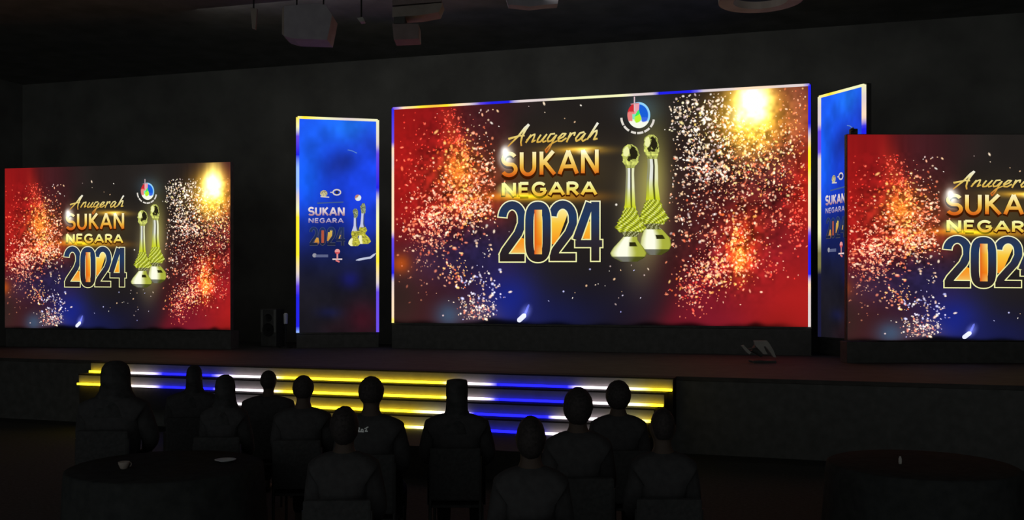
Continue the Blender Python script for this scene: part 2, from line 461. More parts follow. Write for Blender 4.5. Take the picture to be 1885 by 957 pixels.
def build_art():
    out = {}
    # --- sparks
    R = np.random.RandomState(11)
    a = Art(MAIN)
    def sparks(n, cx, cy, sx, sy, ang, cols, smin, smax, ring=0.0):
        th = math.radians(ang)
        for _ in range(n):
            if ring:
                t = R.rand() * 2 * math.pi; rr = ring + R.randn() * .35; dx, dy = math.cos(t) * rr * sx, math.sin(t) * rr * sy
            else:
                dx, dy = R.randn() * sx, R.randn() * sy
            x = cx + dx * math.cos(th) - dy * math.sin(th); y = cy + dx * math.sin(th) + dy * math.cos(th)
            yt = 200 - (x - 724) * .0585; 
            if x < 729 or x > 1485 or y < yt + 6 or y > 588: continue
            if math.hypot(x - 1386, y - 192) < 34 and R.rand() < .9: continue
            if 912 < x < 1118 and 225 < y < 492 and R.rand() < .96: continue
            if 1118 < x < 1232 and 176 < y < 480 and R.rand() < .97: continue
            s = 1.28 * (smin + (smax - smin) * R.rand() ** 2.2)
            c = np.array(cols[R.randint(len(cols))], float) * (.72 + .28 * R.rand())
            el = 1 + 1.1 * R.rand() ** 2; t = R.rand() * math.pi; ca, sa = math.cos(t), math.sin(t)
            pts = []
            for k in range(6):
                q = k * math.pi / 3; ex, ey = math.cos(q) * s * el, math.sin(q) * s
                pts.append((x + ex * ca - ey * sa, y + ex * sa + ey * ca))
            cl = lin(c)
            a.poly(pts + [(x, y)], [cl * .10] * 6 + [cl * 1.8], [(k, (k + 1) % 6, 6) for k in range(6)], 1 + R.rand() * .3)
    RED = [(240, 80, 60), (230, 56, 42), (245, 120, 90)]; ORG = [(255, 170, 80), (250, 120, 50), (255, 200, 120)]
    PNK = [(248, 176, 140), (240, 138, 100), (255, 214, 180), (226, 104, 66)]; WHT = [(255, 230, 200), (255, 246, 232), (205, 180, 175), (245, 200, 155)]
    YEL = [(255, 235, 160), (250, 215, 110), (255, 245, 200)]; BLU = [(205, 205, 255), (160, 160, 225), (235, 225, 250)]
    BRN = [(180, 110, 80), (150, 80, 60), (200, 150, 120)]
    sparks(130, 838, 250, 12, 34, -14, RED, .8, 2.2)
    sparks(150, 790, 300, 34, 50, 0, RED, .8, 1.9)
    sparks(260, 848, 312, 22, 34, 0, ORG, 1.0, 2.8)
    sparks(320, 890, 330, 24, 42, 0, PNK, .9, 2.6)
    sparks(420, 815, 385, 36, 34, -10, PNK, .9, 2.7)
    sparks(200, 865, 385, 32, 16, 0, ORG + PNK, 1., 2.8)
    sparks(240, 790, 420, 26, 24, 0, PNK, .9, 2.6)
    sparks(100, 775, 470, 24, 30, 0, BRN, .8, 2.1)
    sparks(90, 838, 495, 14, 26, -20, PNK + ORG, .9, 2.4)
    sparks(110, 885, 530, 24, 20, 20, WHT + BLU, .9, 2.8)
    sparks(150, 875, 570, 20, 14, 0, PNK + WHT, .8, 2.2)
    sparks(60, 905, 430, 30, 30, 0, WHT, .8, 2.6)
    sparks(35, 930, 250, 50, 40, 0, WHT, .8, 2.0)
    # right
    sparks(330, 1300, 215, 38, 30, 0, YEL + WHT + WHT, .9, 2.8)
    sparks(300, 1290, 265, 34, 46, 0, WHT, .9, 2.7)
    sparks(160, 1262, 300, 22, 80, 0, WHT, .8, 2.6)
    sparks(300, 1375, 262, 38, 24, 0, YEL + ORG, .9, 2.6)
    sparks(300, 1385, 300, 46, 34, 0, YEL + ORG + PNK, .9, 2.5)
    sparks(200, 1455, 250, 20, 60, 0, PNK + ORG, .8, 2.2)
    sparks(130, 1300, 310, 30, 12, 22, PNK + WHT, 1., 3.0)
    sparks(330, 1350, 345, 50, 38, 0, PNK + BRN, .8, 2.4)
    sparks(200, 1430, 370, 36, 46, 0, RED + PNK, .8, 2.3)
    sparks(140, 1470, 400, 12, 40, 0, RED, .8, 2.2)
    sparks(200, 1290, 390, 40, 48, 0, WHT + PNK + BRN, .8, 2.5)
    sparks(280, 1338, 455, 38, 40, 10, PNK, .9, 2.6)
    sparks(170, 1363, 465, 15, 34, 0, ORG, .9, 2.6)
    sparks(240, 1315, 500, 32, 18, -24, PNK + ORG, .9, 2.6)
    sparks(150, 1272, 530, 20, 28, 0, PNK + RED, .9, 2.3)
    sparks(40, 1400, 492, 30, 8, 8, RED + PNK, .9, 2.2)
    sparks(35, 1110, 520, 60, 40, 0, WHT + BLU, .8, 2.0)
    sparks(30, 1128, 330, 10, 60, 0, WHT, .8, 2.4)
    sparks(22, 1010, 215, 90, 14, 0, WHT, .8, 2.4)
    # slanted white floodlight near the lower rim
    a.ribbon([(953, 592), (968, 578)], 9, lambda x, y: lin((235, 238, 255)), 1.6, 2, cap=True)
    a.ribbon([(966, 580), (974, 560)], 4, lambda x, y: lin((90, 100, 190)), 1.5, 2, cap=True)
    out['sparks'] = a
    # --- title lettering
    a = Art(MAIN)
    g1 = grad([(275, (255, 246, 205)), (292, (250, 225, 130)), (306, (236, 178, 62)), (318, (226, 120, 34)), (328, (190, 70, 24))])
    sh = grad([(275, (70, 40, 4)), (330, (60, 22, 4))])
    word(a, 'SUKAN', 924, 1102, 284, 277, 44, 45, 10.5, sh, 1.6, .17)
    word(a, 'SUKAN', 924, 1102, 282, 275, 42, 43, 7.0, g1, 2.2, .17)
    g2 = grad([(332, (255, 252, 200)), (345, (240, 232, 120)), (356, (238, 190, 60)), (364, (220, 130, 40))])
    word(a, 'NEGARA', 924, 1098, 339, 337, 24, 24, 8.2, sh, 1.6, .15)
    word(a, 'NEGARA', 924, 1098, 337, 335, 23, 23, 5.6, g2, 2.2, .15)
    out['lettering'] = a
    a = Art(MAIN)
    # script word "Anugerah": slanted hand strokes
    gs = grad([(228, (240, 238, 225)), (243, (236, 222, 150)), (254, (226, 196, 100)), (262, (214, 170, 70)), (280, (200, 90, 30))])
    def sc(pts, w=3.0, w2=None): a.ribbon(pts, w, gs, 2.6, 1.2, w2=w2)
    sc([(935, 270), (944, 261), (955, 250), (966, 236), (974, 229)], 2.4, 4.4)
    sc([(974, 229), (967, 240), (961, 252), (959, 262), (960, 269)], 4.4, 2.8)
    sc([(936, 256), (946, 253), (957, 250), (966, 250)], 4.2, 2.4)
    sc([(968, 263), (978, 248)], 3.2); sc([(970, 258), (980, 249), (985, 247), (983, 254), (979, 262), (986, 258)], 2.8)
    sc([(996, 248), (990, 257), (989, 262), (995, 261), (1007, 247)], 3.0); sc([(1007, 247), (999, 258), (1000, 262), (1006, 259)], 2.8)
    sc([(1022, 246), (1014, 247), (1008, 256), (1009, 261), (1015, 259), (1024, 249)], 3.0)
    sc([(1025, 248), (1018, 260), (1012, 272), (1006, 281), (1004, 276), (1013, 266), (1026, 259)], 3.0, 2.2)
    sc([(1027, 257), (1037, 252), (1042, 246), (1036, 246), (1028, 254), (1028, 260), (1034, 260), (1043, 254)], 3.0)
    sc([(1043, 262), (1051, 244)], 3.2); sc([(1047, 254), (1053, 246), (1059, 244), (1057, 250)], 3.0)
    sc([(1076, 243), (1068, 245), (1060, 255), (1061, 260), (1067, 257), (1078, 245)], 3.2); sc([(1078, 245), (1071, 256), (1073, 260), (1080, 256)], 3.0)
    sc([(1081, 257), (1090, 243), (1101, 226)], 3.0, 4.4); sc([(1085, 253), (1093, 243), (1099, 240), (1098, 247), (1093, 257), (1100, 255)], 3.2)
    out['script'] = a
    # --- year numerals
    a = Art(MAIN)
    rim = grad([(368, (250, 248, 205)), (420, (235, 232, 160)), (486, (245, 245, 175))])
    nav = grad([(368, (44, 52, 76)), (400, (34, 56, 92)), (440, (44, 40, 50)), (484, (38, 28, 26))])
    gold = grad([(380, (255, 245, 160)), (410, (250, 200, 60)), (450, (248, 140, 24)), (475, (240, 215, 110))])
    xb = [(918, 968), (967, 1014), (1010, 1062), (1056, 1106)]
    def dy(x): return -0.013 * (x - 918)
    # golden back sheet inside the counters
    a.ribbon([(952, 470), (966, 440)], 26, gold, 1.0, 3); a.ribbon([(991, 386), (991, 468)], 14, lambda x, y: gold(x, y) if x > 990 else lin((226, 96, 24)), 3.2, 3)
    a.ribbon([(1031, 381), (1020, 450)], 36, gold, 1.0, 3, w2=8); a.ribbon([(1080, 440), (1086, 408)], 14, gold, 1.0, 3)
    for i, ch in enumerate('2024'):
        x0, x1 = xb[i]; y0, y1 = 371 + dy(x0), 484 + dy(x0)
        Z = lambda p: (x0 + p[0] * (x1 - x0), y0 + p[1] * (y1 - y0))
        lo = 2.0 + .5 * (i % 2)
        if ch == '0':
            pts = []
            for k in range(40):
                t = 2 * math.pi * k / 40; cxx, cyy = math.cos(t), math.sin(t)
                pts.append((.5 + .34 * abs(cxx) ** .8 * (1 if cxx > 0 else -1), .5 + .425 * abs(cyy) ** .45 * (1 if cyy > 0 else -1)))
            a.ribbon([Z(p) for p in pts], 19.5, rim, lo, 3, closed=True)
            a.ribbon([Z(p) for p in pts], 15, nav, lo + .25, 3, closed=True)
        else:
            for st in DIG[ch]:
                q = [Z(p) for p in st]
                w = 15 if not (ch == '4' and st[0][0] == .02) else 13
                if ch == '2' and len(st) == 2: w = 14
                a.ribbon(q, w + 4.4, rim, lo, 2)
                # dark fill a little shorter so that the pale rim closes round the ends
                p0, p1 = np.array(q[0]), np.array(q[1]); d = (p1 - p0) / np.linalg.norm(p1 - p0); q[0] = tuple(p0 + d * 2.2)
                p0, p1 = np.array(q[-1]), np.array(q[-2]); d = (p1 - p0) / np.linalg.norm(p1 - p0); q[-1] = tuple(p0 + d * 2.2)
                a.ribbon(q, w, nav, lo + .25, 2)
    out['numerals'] = a
    # --- the two cups
    a = Art(MAIN)
    def cup(cx, s, prof, seed, layer):
        r = np.random.RandomState(seed); nx = 25
        ys = np.arange(prof[0][0], prof[-1][0] + .1, 1.1)
        cc = np.interp(ys, [p[0] for p in prof], [p[1] for p in prof]); hw = np.interp(ys, [p[0] for p in prof], [p[2] for p in prof])
        ker = np.array([1, 2, 3, 2, 1]) / 9.0
        hw = np.convolve(np.pad(hw, 2, mode='edge'), ker, 'valid'); cc = np.convolve(np.pad(cc, 2, mode='edge'), ker, 'valid')
        pts, cols = [], []; H = ys[-1] - ys[0]
        jn = r.rand(80)
        for j, y in enumerate(ys):
            t = (y - ys[0]) / H
            for i in range(nx):
                q = i / (nx - 1) * 2 - 1
                jag = 1.0
                if .54 < t < .74: jag = 1 + .16 * (jn[int(y / 2.5) % 80 + 0] - .5) * abs(q)
                if t < .2: jag = 1 + .14 * (jn[int(y / 4) % 80] - .5)
                pts.append((cc[j] + q * hw[j] * jag, y + (.54 < t < .74) * 3 * q * q))
                nz = .5 + .28 * math.sin(q * 11 + y * .55 + seed) + .22 * math.sin(q * 23 - y * 1.3) if t > .5 else jn[(int((q + 1) * 4) * 7 + int(y / 4.5) * 3 + seed) % 80]
                if t < .2:
                    base = np.array((214, 220, 110.)) * (.75 + .4 * nz)
                    if math.hypot((q - .38) * 2.0, (t - .075) * 17) < .8 + .5 * nz: base = np.array((38, 34, 20.))
                    if math.hypot((q + .2) * 2.4, (t - .12) * 26) < .3 + .5 * nz: base = np.array((50, 46, 22.))
                    if math.hypot((q + .5) * 1.6, (t - .06) * 14) < .6: base = np.array((240, 242, 170.))
                    if t > .17: base = base * .8
                elif t < .54:
                    base = np.array((230, 232, 222.)) if q < .05 else (np.array((62, 58, 40.)) if q < .38 else np.array((235, 236, 190.)))
                    if abs(q + .75) < .18: base = np.array((150, 150, 110.))
                    k = min(1, max(0, (t - .36) / .18)); base = base * (1 - k) + np.array((205, 214, 36.)) * k * (1 if q < .1 or q > .4 else .5)
                elif t < .74:
                    base = np.array((204, 214, 48.)) * (.45 + .8 * nz)
                    if nz < .2: base = np.array((90, 98, 24.))
                    if nz > .85: base = np.array((240, 242, 170.))
                elif t < .79: base = np.array((84, 84, 36.)) + 90 * (nz > .6)
                else:
                    sh = max(0., 1 - abs(q + .35) * 1.25)
                    sh = min(1, sh * 1.5); base = np.array((170, 176, 62.)) * (1 - sh) + np.array((255, 255, 232.)) * sh
                    if .05 < q < .6 and .835 < t < .87: base = np.array((46, 44, 16.))
                    if t > .955: base = base * .45
                if abs(q) > .93: base = base * .6
                cols.append(lin(np.clip(base, 0, 255)))
        fs = [(j * nx + i, j * nx + i + 1, (j + 1) * nx + i + 1, (j + 1) * nx + i) for j in range(len(ys) - 1) for i in range(nx - 1)]
        a.poly(pts, cols, fs, layer)
    cup(1205, 1, [(248, 1199, 4), (253, 1198, 11), (268, 1199, 15), (284, 1200, 13), (292, 1201, 9), (306, 1202, 9.5), (340, 1201, 11), (365, 1202, 13),
                  (382, 1202, 20), (398, 1204, 27), (408, 1204, 20), (416, 1200, 12), (424, 1203, 18), (438, 1207, 27), (452, 1207, 29), (462, 1207, 24), (470, 1206, 10)], 5, 2.0)
    cup(1160, 1, [(266, 1160, 4), (271, 1160, 12), (284, 1161, 17), (300, 1161, 14), (308, 1160, 8), (320, 1160, 7.5), (350, 1160, 8.5), (378, 1160, 10),
                  (396, 1160, 17), (416, 1161, 30), (424, 1162, 22), (434, 1161, 12), (442, 1158, 16), (456, 1157, 28), (466, 1157, 34), (474, 1157, 30), (482, 1158, 14)], 6, 3.0)
    out['cups'] = a
    # --- round crest
    a = Art(MAIN)
    def crest(x, y):
        dx, dy_ = x - 1176, y - 212
        r = math.hypot(dx / 21, dy_ / 24)
        if dx > 3 + 3 * math.sin(dy_ / 9.0) and dy_ < 14 - .2 * dx and r < .84: return lin((26, 96, 215)) if dy_ < 4 else lin((60, 104, 226))
        if math.hypot((dx + .3 * dy_ - 1) / 7.5, (dy_ - 1) / 13) < 1: return lin((60, 235, 96)) if dy_ < -1 - .6 * dx else lin((186, 245, 50))
        if dy_ > 11: return lin((250, 252, 236))
        if dx > 0 or r > .9 and dx > -8: return lin((150, 214, 250))
        if dx > -12 and dy_ > -2: return lin((130, 232, 190)) if dy_ < 8 else lin((236, 250, 220))
        if dx > -8: return lin((240, 160, 170))
        return lin((205, 44, 52)) if dy_ < -6 else lin((236, 132, 126))
    a.disc(1176, 212, 21, 24, crest, 2.0, 20, 64)
    wh = lambda x, y: lin((226, 220, 210))
    a.ribbon([(1168, 178), (1168, 205)], 2.2, lambda x, y: lin((220, 190, 195)), 2.5, 3)
    a.ribbon([(1161, 192), (1176, 190)], 1.8, lambda x, y: lin((200, 140, 150)), 2.5, 3)
    for (s0, s1) in ((178, 150), (146, 122), (114, 96), (92, 70), (66, 44), (38, 8)):
        a.ribbon(arc(1174, 216, 30, 29, s0, s1, 6), 4.0, wh, 2.0, 2)
    out['crest'] = a
    # --- soft additive flares
    out['flares'] = []
    for g_ in ((932, 290, 20, 28, (225, 240, 235), 5.2), (930, 278, 11, 14, (255, 255, 255), 5.3), (935, 350, 26, 18, (240, 245, 150), 5.2), (965, 361, 60, 7, (240, 220, 30), 5.25, 2),
               (1072, 274, 48, 6, (255, 225, 90), 5.2, -3), (1075, 279, 20, 8, (255, 245, 170), 5.3), (968, 575, 14, 22, (110, 120, 220), 5.2, 25)):
        a = Art(MAIN); a.glow(*g_); out['flares'].append(a)
    return out

ART = build_art()

# blue upright banners, drawn in the left one's plane
def banner_field(px, py, U, V):
    n1 = vnoise(6, 14, U, V, 21); n2 = vnoise(18, 40, U, V, 22)
    c = np.zeros(px.shape + (3,)) + np.array([26., 24., 30.])
    def mix(col, a):
        nonlocal c
        a = np.clip(a, 0, 1)[..., None]; c = c * (1 - a) + np.array(col, float) * a
    mix((24, 26, 60), sig((480 - py) / 14)); mix((26, 46, 174), sig((434 - py) / 22)); mix((28, 70, 232), sig((400 - py) / 30))
    mix((34, 116, 250), G(px, py, 640, 232, 60, 34)); mix((24, 98, 255), G(px, py, 565, 330, 26, 60) * .95)
    mix((30, 100, 240), G(px, py, 570, 255, 40, 60) * .6)
    mix((24, 40, 120), G(px, py, 628, 300, 34, 22, -30) * .75); mix((30, 50, 160), G(px, py, 680, 260, 24, 30) * .5)
    mix((16, 22, 56), G(px, py, 600, 440, 46, 56) * .6); mix((24, 26, 110), G(px, py, 645, 515, 20, 16) * .7)
    mix((70, 22, 34), G(px, py, 668, 590, 32, 34) * .85); mix((40, 22, 28), G(px, py, 620, 605, 30, 14) * .6)
    mix((26, 30, 84), G(px, py, 605, 575, 22, 10) * .5)
    c = c * (1 + (n1 - .5) * .28 + (n2 - .5) * .08)[..., None]
    return lin(np.clip(c, 0, 255))
def build_banner_art():
    out = {}
    a = Art(BLEFT)
    cream = lambda x, y: lin((214, 206, 196))
    gs = grad([(380, (236, 228, 226)), (390, (214, 196, 206)), (398, (150, 90, 110))])
    g2 = grad([(402, (196, 190, 220)), (412, (120, 84, 130))])
    word(a, 'SUKAN', 568, 634, 382, 382, 14, 15, 3.4, gs, 2, .17)
    word(a, 'NEGARA', 568, 632, 402, 402, 8, 8, 2.0, g2, 2, .17)
    out['lettering'] = a
    a = Art(BLEFT)
    a.disc(596, 356, 7, 6, lambda x, y: lin((206, 196, 150)) if (x + y) % 4 < 2.6 else lin((120, 110, 90)), 2, 4, 12)
    a.ribbon([(590, 362), (606, 363)], 2, cream, 2, 2)
    a.ribbon(arc(620, 354, 7, 5, 0, 360, 16), 2.4, cream, 2, 2); a.ribbon([(608, 354), (613, 354)], 1.6, cream, 2, 2); a.disc(620, 354, 3, 3, lambda x, y: lin((40, 40, 50)), 2.2, 2, 10)
    a.ribbon([(584, 374), (632, 372)], 2.2, lambda x, y: lin((66, 92, 140)), 2, 2)
    out['crests'] = a
    a = Art(BLEFT)
    a.disc(579, 470, 4, 4, lambda x, y: lin((150, 150, 160)), 2, 3, 10); a.ribbon([(581, 471), (604, 471)], 5, lambda x, y: lin((92, 98, 132)), 2, 2)
    out['mark_a'] = a; a = Art(BLEFT)
    a.disc(621, 463, 5, 5, lambda x, y: lin((230, 150, 150)) if y < 464 else lin((200, 60, 70)), 2, 3, 10)
    a.ribbon([(621, 466), (621, 478)], 3, lambda x, y: lin((220, 140, 140)), 2, 2)
    a.ribbon([(612, 477), (630, 477)], 2.4, lambda x, y: lin((235, 215, 215)), 2, 2); a.ribbon([(618, 479), (625, 482)], 3, lambda x, y: lin((225, 120, 120)), 2, 2)
    out['mark_b'] = a; a = Art(BLEFT)
    a.ribbon([(655, 479), (670, 476), (682, 474), (692, 466)], 4, lambda x, y: lin((190, 196, 220)), 2, 2, cap=True)
    out['mark_c'] = a; a = Art(BLEFT)
    a.ribbon([(640, 276), (649, 278), (657, 282)], 1.6, lambda x, y: lin((90, 130, 200)), 2, 2)
    out['marks'] = a
    a = Art(BLEFT)
    nav = grad([(418, (34, 52, 100)), (452, (30, 34, 60))]); rim = grad([(418, (70, 84, 120)), (452, (90, 90, 90))])
    gold = grad([(422, (214, 190, 90)), (450, (200, 120, 40))])
    a.ribbon([(581, 450), (586, 438)], 8, gold, 1, 2); a.ribbon([(594, 424), (594, 447)], 5, lambda x, y: lin((176, 84, 60)), 3.2, 2)
    a.ribbon([(608, 424), (606, 444)], 8, gold, 1, 2); a.ribbon([(623, 440), (625, 432)], 5, gold, 1, 2)
    for i, ch in enumerate('2024'):
        x0 = 570 + i * 16.2; x1 = x0 + 15; Z = lambda p: (x0 + p[0] * (x1 - x0), 418 + p[1] * 34)
        lo = 2 + .5 * (i % 2)
        if ch == '0':
            pts = [Z((.5 + .32 * math.cos(t), .5 + .42 * math.sin(t))) for t in [2 * math.pi * k / 24 for k in range(24)]]
            a.ribbon(pts, 5.4, rim, lo, 2, closed=True); a.ribbon(pts, 4.2, nav, lo + .25, 2, closed=True)
        else:
            for st in DIG[ch]:
                q = [Z(p) for p in st]; a.ribbon(q, 5.4, rim, lo, 1.5); a.ribbon(q, 4.2, nav, lo + .25, 1.5)
    out['numerals'] = a
    a = Art(BLEFT)
    def small(prof, seed, layer):
        r = np.random.RandomState(seed)
        ys = np.arange(prof[0][0], prof[-1][0] + .1, 1.5); nx = 9
        cc = np.interp(ys, [p[0] for p in prof], [p[1] for p in prof]); hw = np.interp(ys, [p[0] for p in prof], [p[2] for p in prof])
        pts, cols = [], []
        for j, y in enumerate(ys):
            t = (y - ys[0]) / (ys[-1] - ys[0])
            for i in range(nx):
                q = i / (nx - 1) * 2 - 1; pts.append((cc[j] + q * hw[j], y))
                if t < .25: b = np.array((150, 160, 120.)) * (.5 + .7 * r.rand())
                elif t < .6: b = np.array((196, 200, 226.)) if q < .3 else np.array((60, 70, 110.))
                else: b = np.array((206, 200, 70.)) * (.6 + .5 * r.rand()) if q > -.4 or t < .8 else np.array((244, 242, 190.))
                cols.append(lin(np.clip(b, 0, 255)))
        a.poly(pts, cols, [(j * nx + i, j * nx + i + 1, (j + 1) * nx + i + 1, (j + 1) * nx + i) for j in range(len(ys) - 1) for i in range(nx - 1)], layer)
    small([(374, 669, 2), (380, 668, 5), (390, 669, 4), (396, 668, 3), (412, 667, 3.5), (424, 668, 8), (430, 667, 5), (438, 670, 10), (445, 671, 12), (450, 670, 6)], 1, 2)
    small([(384, 654, 2), (388, 654, 5), (396, 655, 4), (402, 654, 2.6), (416, 654, 3.2), (430, 655, 9), (436, 653, 5), (444, 652, 10), (449, 652, 11), (454, 652, 5)], 2, 3)
    a.disc(659, 364, 6, 6, lambda x, y: lin((225, 235, 235)) if x - 659 + (y - 364) > -2 else lin((190, 130, 110)), 2, 4, 12)
    out['cups'] = a
    return out
BART = build_banner_art()

# ------------------------------------------------------------------ screens
def edge_strip(name, face, parent, pts_px, tab, key, w=0.034, gain=1.25, src=None):
    """emissive tube-like bar along one side of a screen, colours by stops along image column/row"""
    (ua, va), (ub, vb) = pts_px
    n = 70; t = np.linspace(0, 1, n); u = ua + (ub - ua) * t; v = va + (vb - va) * t
    px, py = (src or face).px(u, v)
    cc = stops(tab, px if key == 'x' else py) * gain
    X = u * face.W; Z = v * face.H
    horiz = abs(ub - ua) > abs(vb - va)
    vs, cs, fs = [], [], []
    for k in range(n):
        for (a, y) in ((-w / 2, -0.005), (-w / 2, -0.03), (w / 2, -0.03), (w / 2, -0.005)):
            vs.append((X[k], y, Z[k] + a) if horiz else (X[k] + a, y, Z[k])); cs.append(cc[k])
        if k:
            for q in range(4): fs.append((4 * (k - 1) + q, 4 * (k - 1) + (q + 1) % 4, 4 * k + (q + 1) % 4, 4 * k + q))
    fs += [(0, 1, 2, 3), (4 * n - 1, 4 * n - 2, 4 * n - 3, 4 * n - 4)]
    return obj(name, vs, fs, E_STRIP, parent, cs)

def screen_root(name, face, label, cat, group=None, zbase=0.9):
    r = empty(name, (face.a[0], face.a[1], zbase), face.rz, label, cat, group)
    h = empty('tmp', (0, 0, face.z0 - zbase)); bpy.data.objects.remove(h)
    return r

def cabinet(face, root, zoff, pad=0.03, cols=6, rows=4, depth=0.10):
    b = MB(); 
    for i in range(cols):
        for j in range(rows):
            x0 = -pad + (face.W + 2 * pad) * i / cols; x1 = -pad + (face.W + 2 * pad) * (i + 1) / cols
            z0 = zoff - pad + (face.H + 2 * pad) * j / rows; z1 = zoff - pad + (face.H + 2 * pad) * (j + 1) / rows
            b.box(x0 + .001, x1 - .001, 0.004, depth, z0 + .001, z1 - .001, 0.004)
    return b.build('cabinet', M['cabinet'], root)

def move_z(o, z): o.location.z = z; return o

def show(face, root, zoff, art, nu, nv):
    d = move_z(grid_surface('display', face, MAIN, field, nu, nv, root), zoff)
    art['sparks'].place('spark_pattern', face, d, E_ADD)
    art['lettering'].place('title_lettering', face, d)
    art['script'].place('script_lettering', face, d)
    art['numerals'].place('year_numerals', face, d)
    art['cups'].place('trophy_image', face, d)
    art['crest'].place('round_crest', face, d)
    for fa in art['flares']: fa.place('light_flare', face, d, E_ADD)
    return d

def legs(face, root, zoff, xs, depth=0.6, ztop=None):
    for x in xs:
        b = MB()
        zt = zoff + face.H * .9 if ztop is None else ztop
        b.box(x - .04, x + .04, .11, .19, 0, zt, .004)
        b.box(x - .04, x + .04, .19, depth, 0.0, 0.06, .004)
        b.bar((x, depth - .05, .05), (x, .16, zt * .7), .02)
        b.build('support_post', M['truss'], root)

# main screen
r = screen_root('video_screen', MAIN, 'largest video screen, centre of stage, blue and yellow lit rim, showing SUKAN NEGARA 2024', 'screen', 'video screens with the award picture')
zo = MAIN.z0 - 0.9
show(MAIN, r, zo, ART, 520, 280); cabinet(MAIN, r, zo, 0.035, 8, 5)
b = MB().box(-.03, MAIN.W + .03, 0.0, 0.35, 0.0, zo - .04, .005); b.build('base', M['cabinet'], r)
legs(MAIN, r, zo, [.6, MAIN.W / 2, MAIN.W - .6], 1.0)
TOPT = [(722, 'v'), (730, 'v'), (742, 'p'), (775, 'y'), (800, 'o'), (825, 'y'), (850, 'p'), (868, 'w'), (884, 'v'), (900, 'b'), (938, 'b'), (955, 'w'), (1000, 'w'), (1030, 'l'),
        (1150, 'l'), (1165, 'w'), (1200, 'w'), (1212, 'b'), (1280, 'b'), (1298, 'w'), (1345, 'w'), (1360, 'p'), (1400, 'p'), (1440, 'w'), (1484, 'w'), (1492, 'b')]
s = move_z(edge_strip('light_strip', MAIN, r, ((0, 1), (1, 1)), TOPT, 'x', .036), zo)
LT = [(190, 'b'), (262, 'v'), (275, 'p'), (300, 'w'), (330, 'p'), (425, 'p'), (440, 'v'), (505, 'b'), (520, 'w'), (560, 'p'), (582, 'p'), (590, 'y'), (598, 'l')]
move_z(edge_strip('light_strip', MAIN, r, ((0, 0), (0, 1)), LT, 'y', .036), zo)
RT = [(150, 'b'), (232, 'b'), (252, 'w'), (275, 'y'), (310, 'y'), (345, 'l'), (390, 'p'), (415, 'p'), (430, 'v'), (450, 'b'), (505, 'b'), (522, 'p'), (545, 'w'), (602, 'w')]
move_z(edge_strip('light_strip', MAIN, r, ((1, 0), (1, 1)), RT, 'y', .04), zo)

# side screens
r = screen_root('video_screen', LEFT, 'smaller video screen farthest left, no lit rim, whole award picture visible', 'screen', 'video screens with the award picture', 0.0)
show(LEFT, r, LEFT.z0, ART, 300, 200); cabinet(LEFT, r, LEFT.z0, 0.01, 5, 4)
r.location.z = 0.0
LEFT_ROOT = r
r = screen_root('video_screen', RIGHT, 'video screen at far right, cut off by the edge of the photo', 'screen', 'video screens with the award picture', 0.0)
show(RIGHT, r, RIGHT.z0, ART, 440, 250); cabinet(RIGHT, r, RIGHT.z0, 0.01, 6, 4)
RIGHT_ROOT = r
def tower_legs(face, root, xs, zfoot):
    for x in xs:
        b = MB(); b.box(x - .05, x + .05, .11, .21, zfoot, face.z0 + face.H * .9, .004)
        b.box(x - .05, x + .05, .21, .9, zfoot, zfoot + .06, .004)
        b.bar((x, .85, zfoot + .05), (x, .18, face.z0 + face.H * .6), .022)
        b.build('support_post', M['truss'], root)
tower_legs(LEFT, LEFT_ROOT, [.5, LEFT.W - .5], 0.9)
tower_legs(RIGHT, RIGHT_ROOT, [.5, RIGHT.W / 2, RIGHT.W - .5], 0.9)
for root, face in ((LEFT_ROOT, LEFT), (RIGHT_ROOT, RIGHT)):
    MB().box(0, face.W, .02, .30, 0.9, face.z0 - .02, .004).build('base', M['cabinet'], root)

# banners
def banner(face, label, tabs, ztop):
    r = screen_root('banner_screen', face, label, 'screen', 'upright blue banner screens')
    z = face.z0 - 0.9
    d = move_z(grid_surface('display', face, BLEFT, banner_field, 90, 200, r), z)
    BART['lettering'].place('title_lettering', face, d)
    BART['crests'].place('crest_row', face, d); [BART[k].place('sponsor_mark', face, d) for k in ('mark_a', 'mark_b')]; BART['mark_c'].place('white_stroke', face, d); BART['marks'].place('thin_streak', face, d)
    BART['numerals'].place('year_numerals', face, d)
    BART['cups'].place('trophy_image', face, d)
    cabinet(face, r, z, 0.03, 2, 6)
    MB().box(-.02, face.W + .02, .0, .30, 0, z - .035, .004).build('base', M['cabinet'], r)
    legs(face, r, z, [.25, face.W - .25], .7)
    for (p, tab, key, w) in tabs: move_z(edge_strip('light_strip', face, r, p, tab, key, w), z)
    return r
banner(BLEFT, 'upright blue banner screen left of the largest screen, fully visible', [
    (((0, 1), (1, 1)), [(540, 'l'), (560, 'y'), (600, 'l'), (640, 'w'), (700, 'l')], 'x', .04),
    (((0, 0), (0, 1)), [(214, 'y'), (235, 'l'), (250, 'v'), (285, 'b'), (310, 'c'), (345, 'c'), (362, 'w'), (385, 'l'), (400, 'y'), (470, 'y'), (505, 'w'), (525, 'v'), (545, 'b'), (604, 'b'), (612, 'c')], 'y', .055),
    (((1, 0), (1, 1)), [(214, 'l'), (265, 'w'), (280, 'v'), (350, 'b'), (368, 'w'), (395, 'l'), (480, 'y'), (520, 'w'), (535, 'v'), (612, 'v')], 'y', .05)], 0)
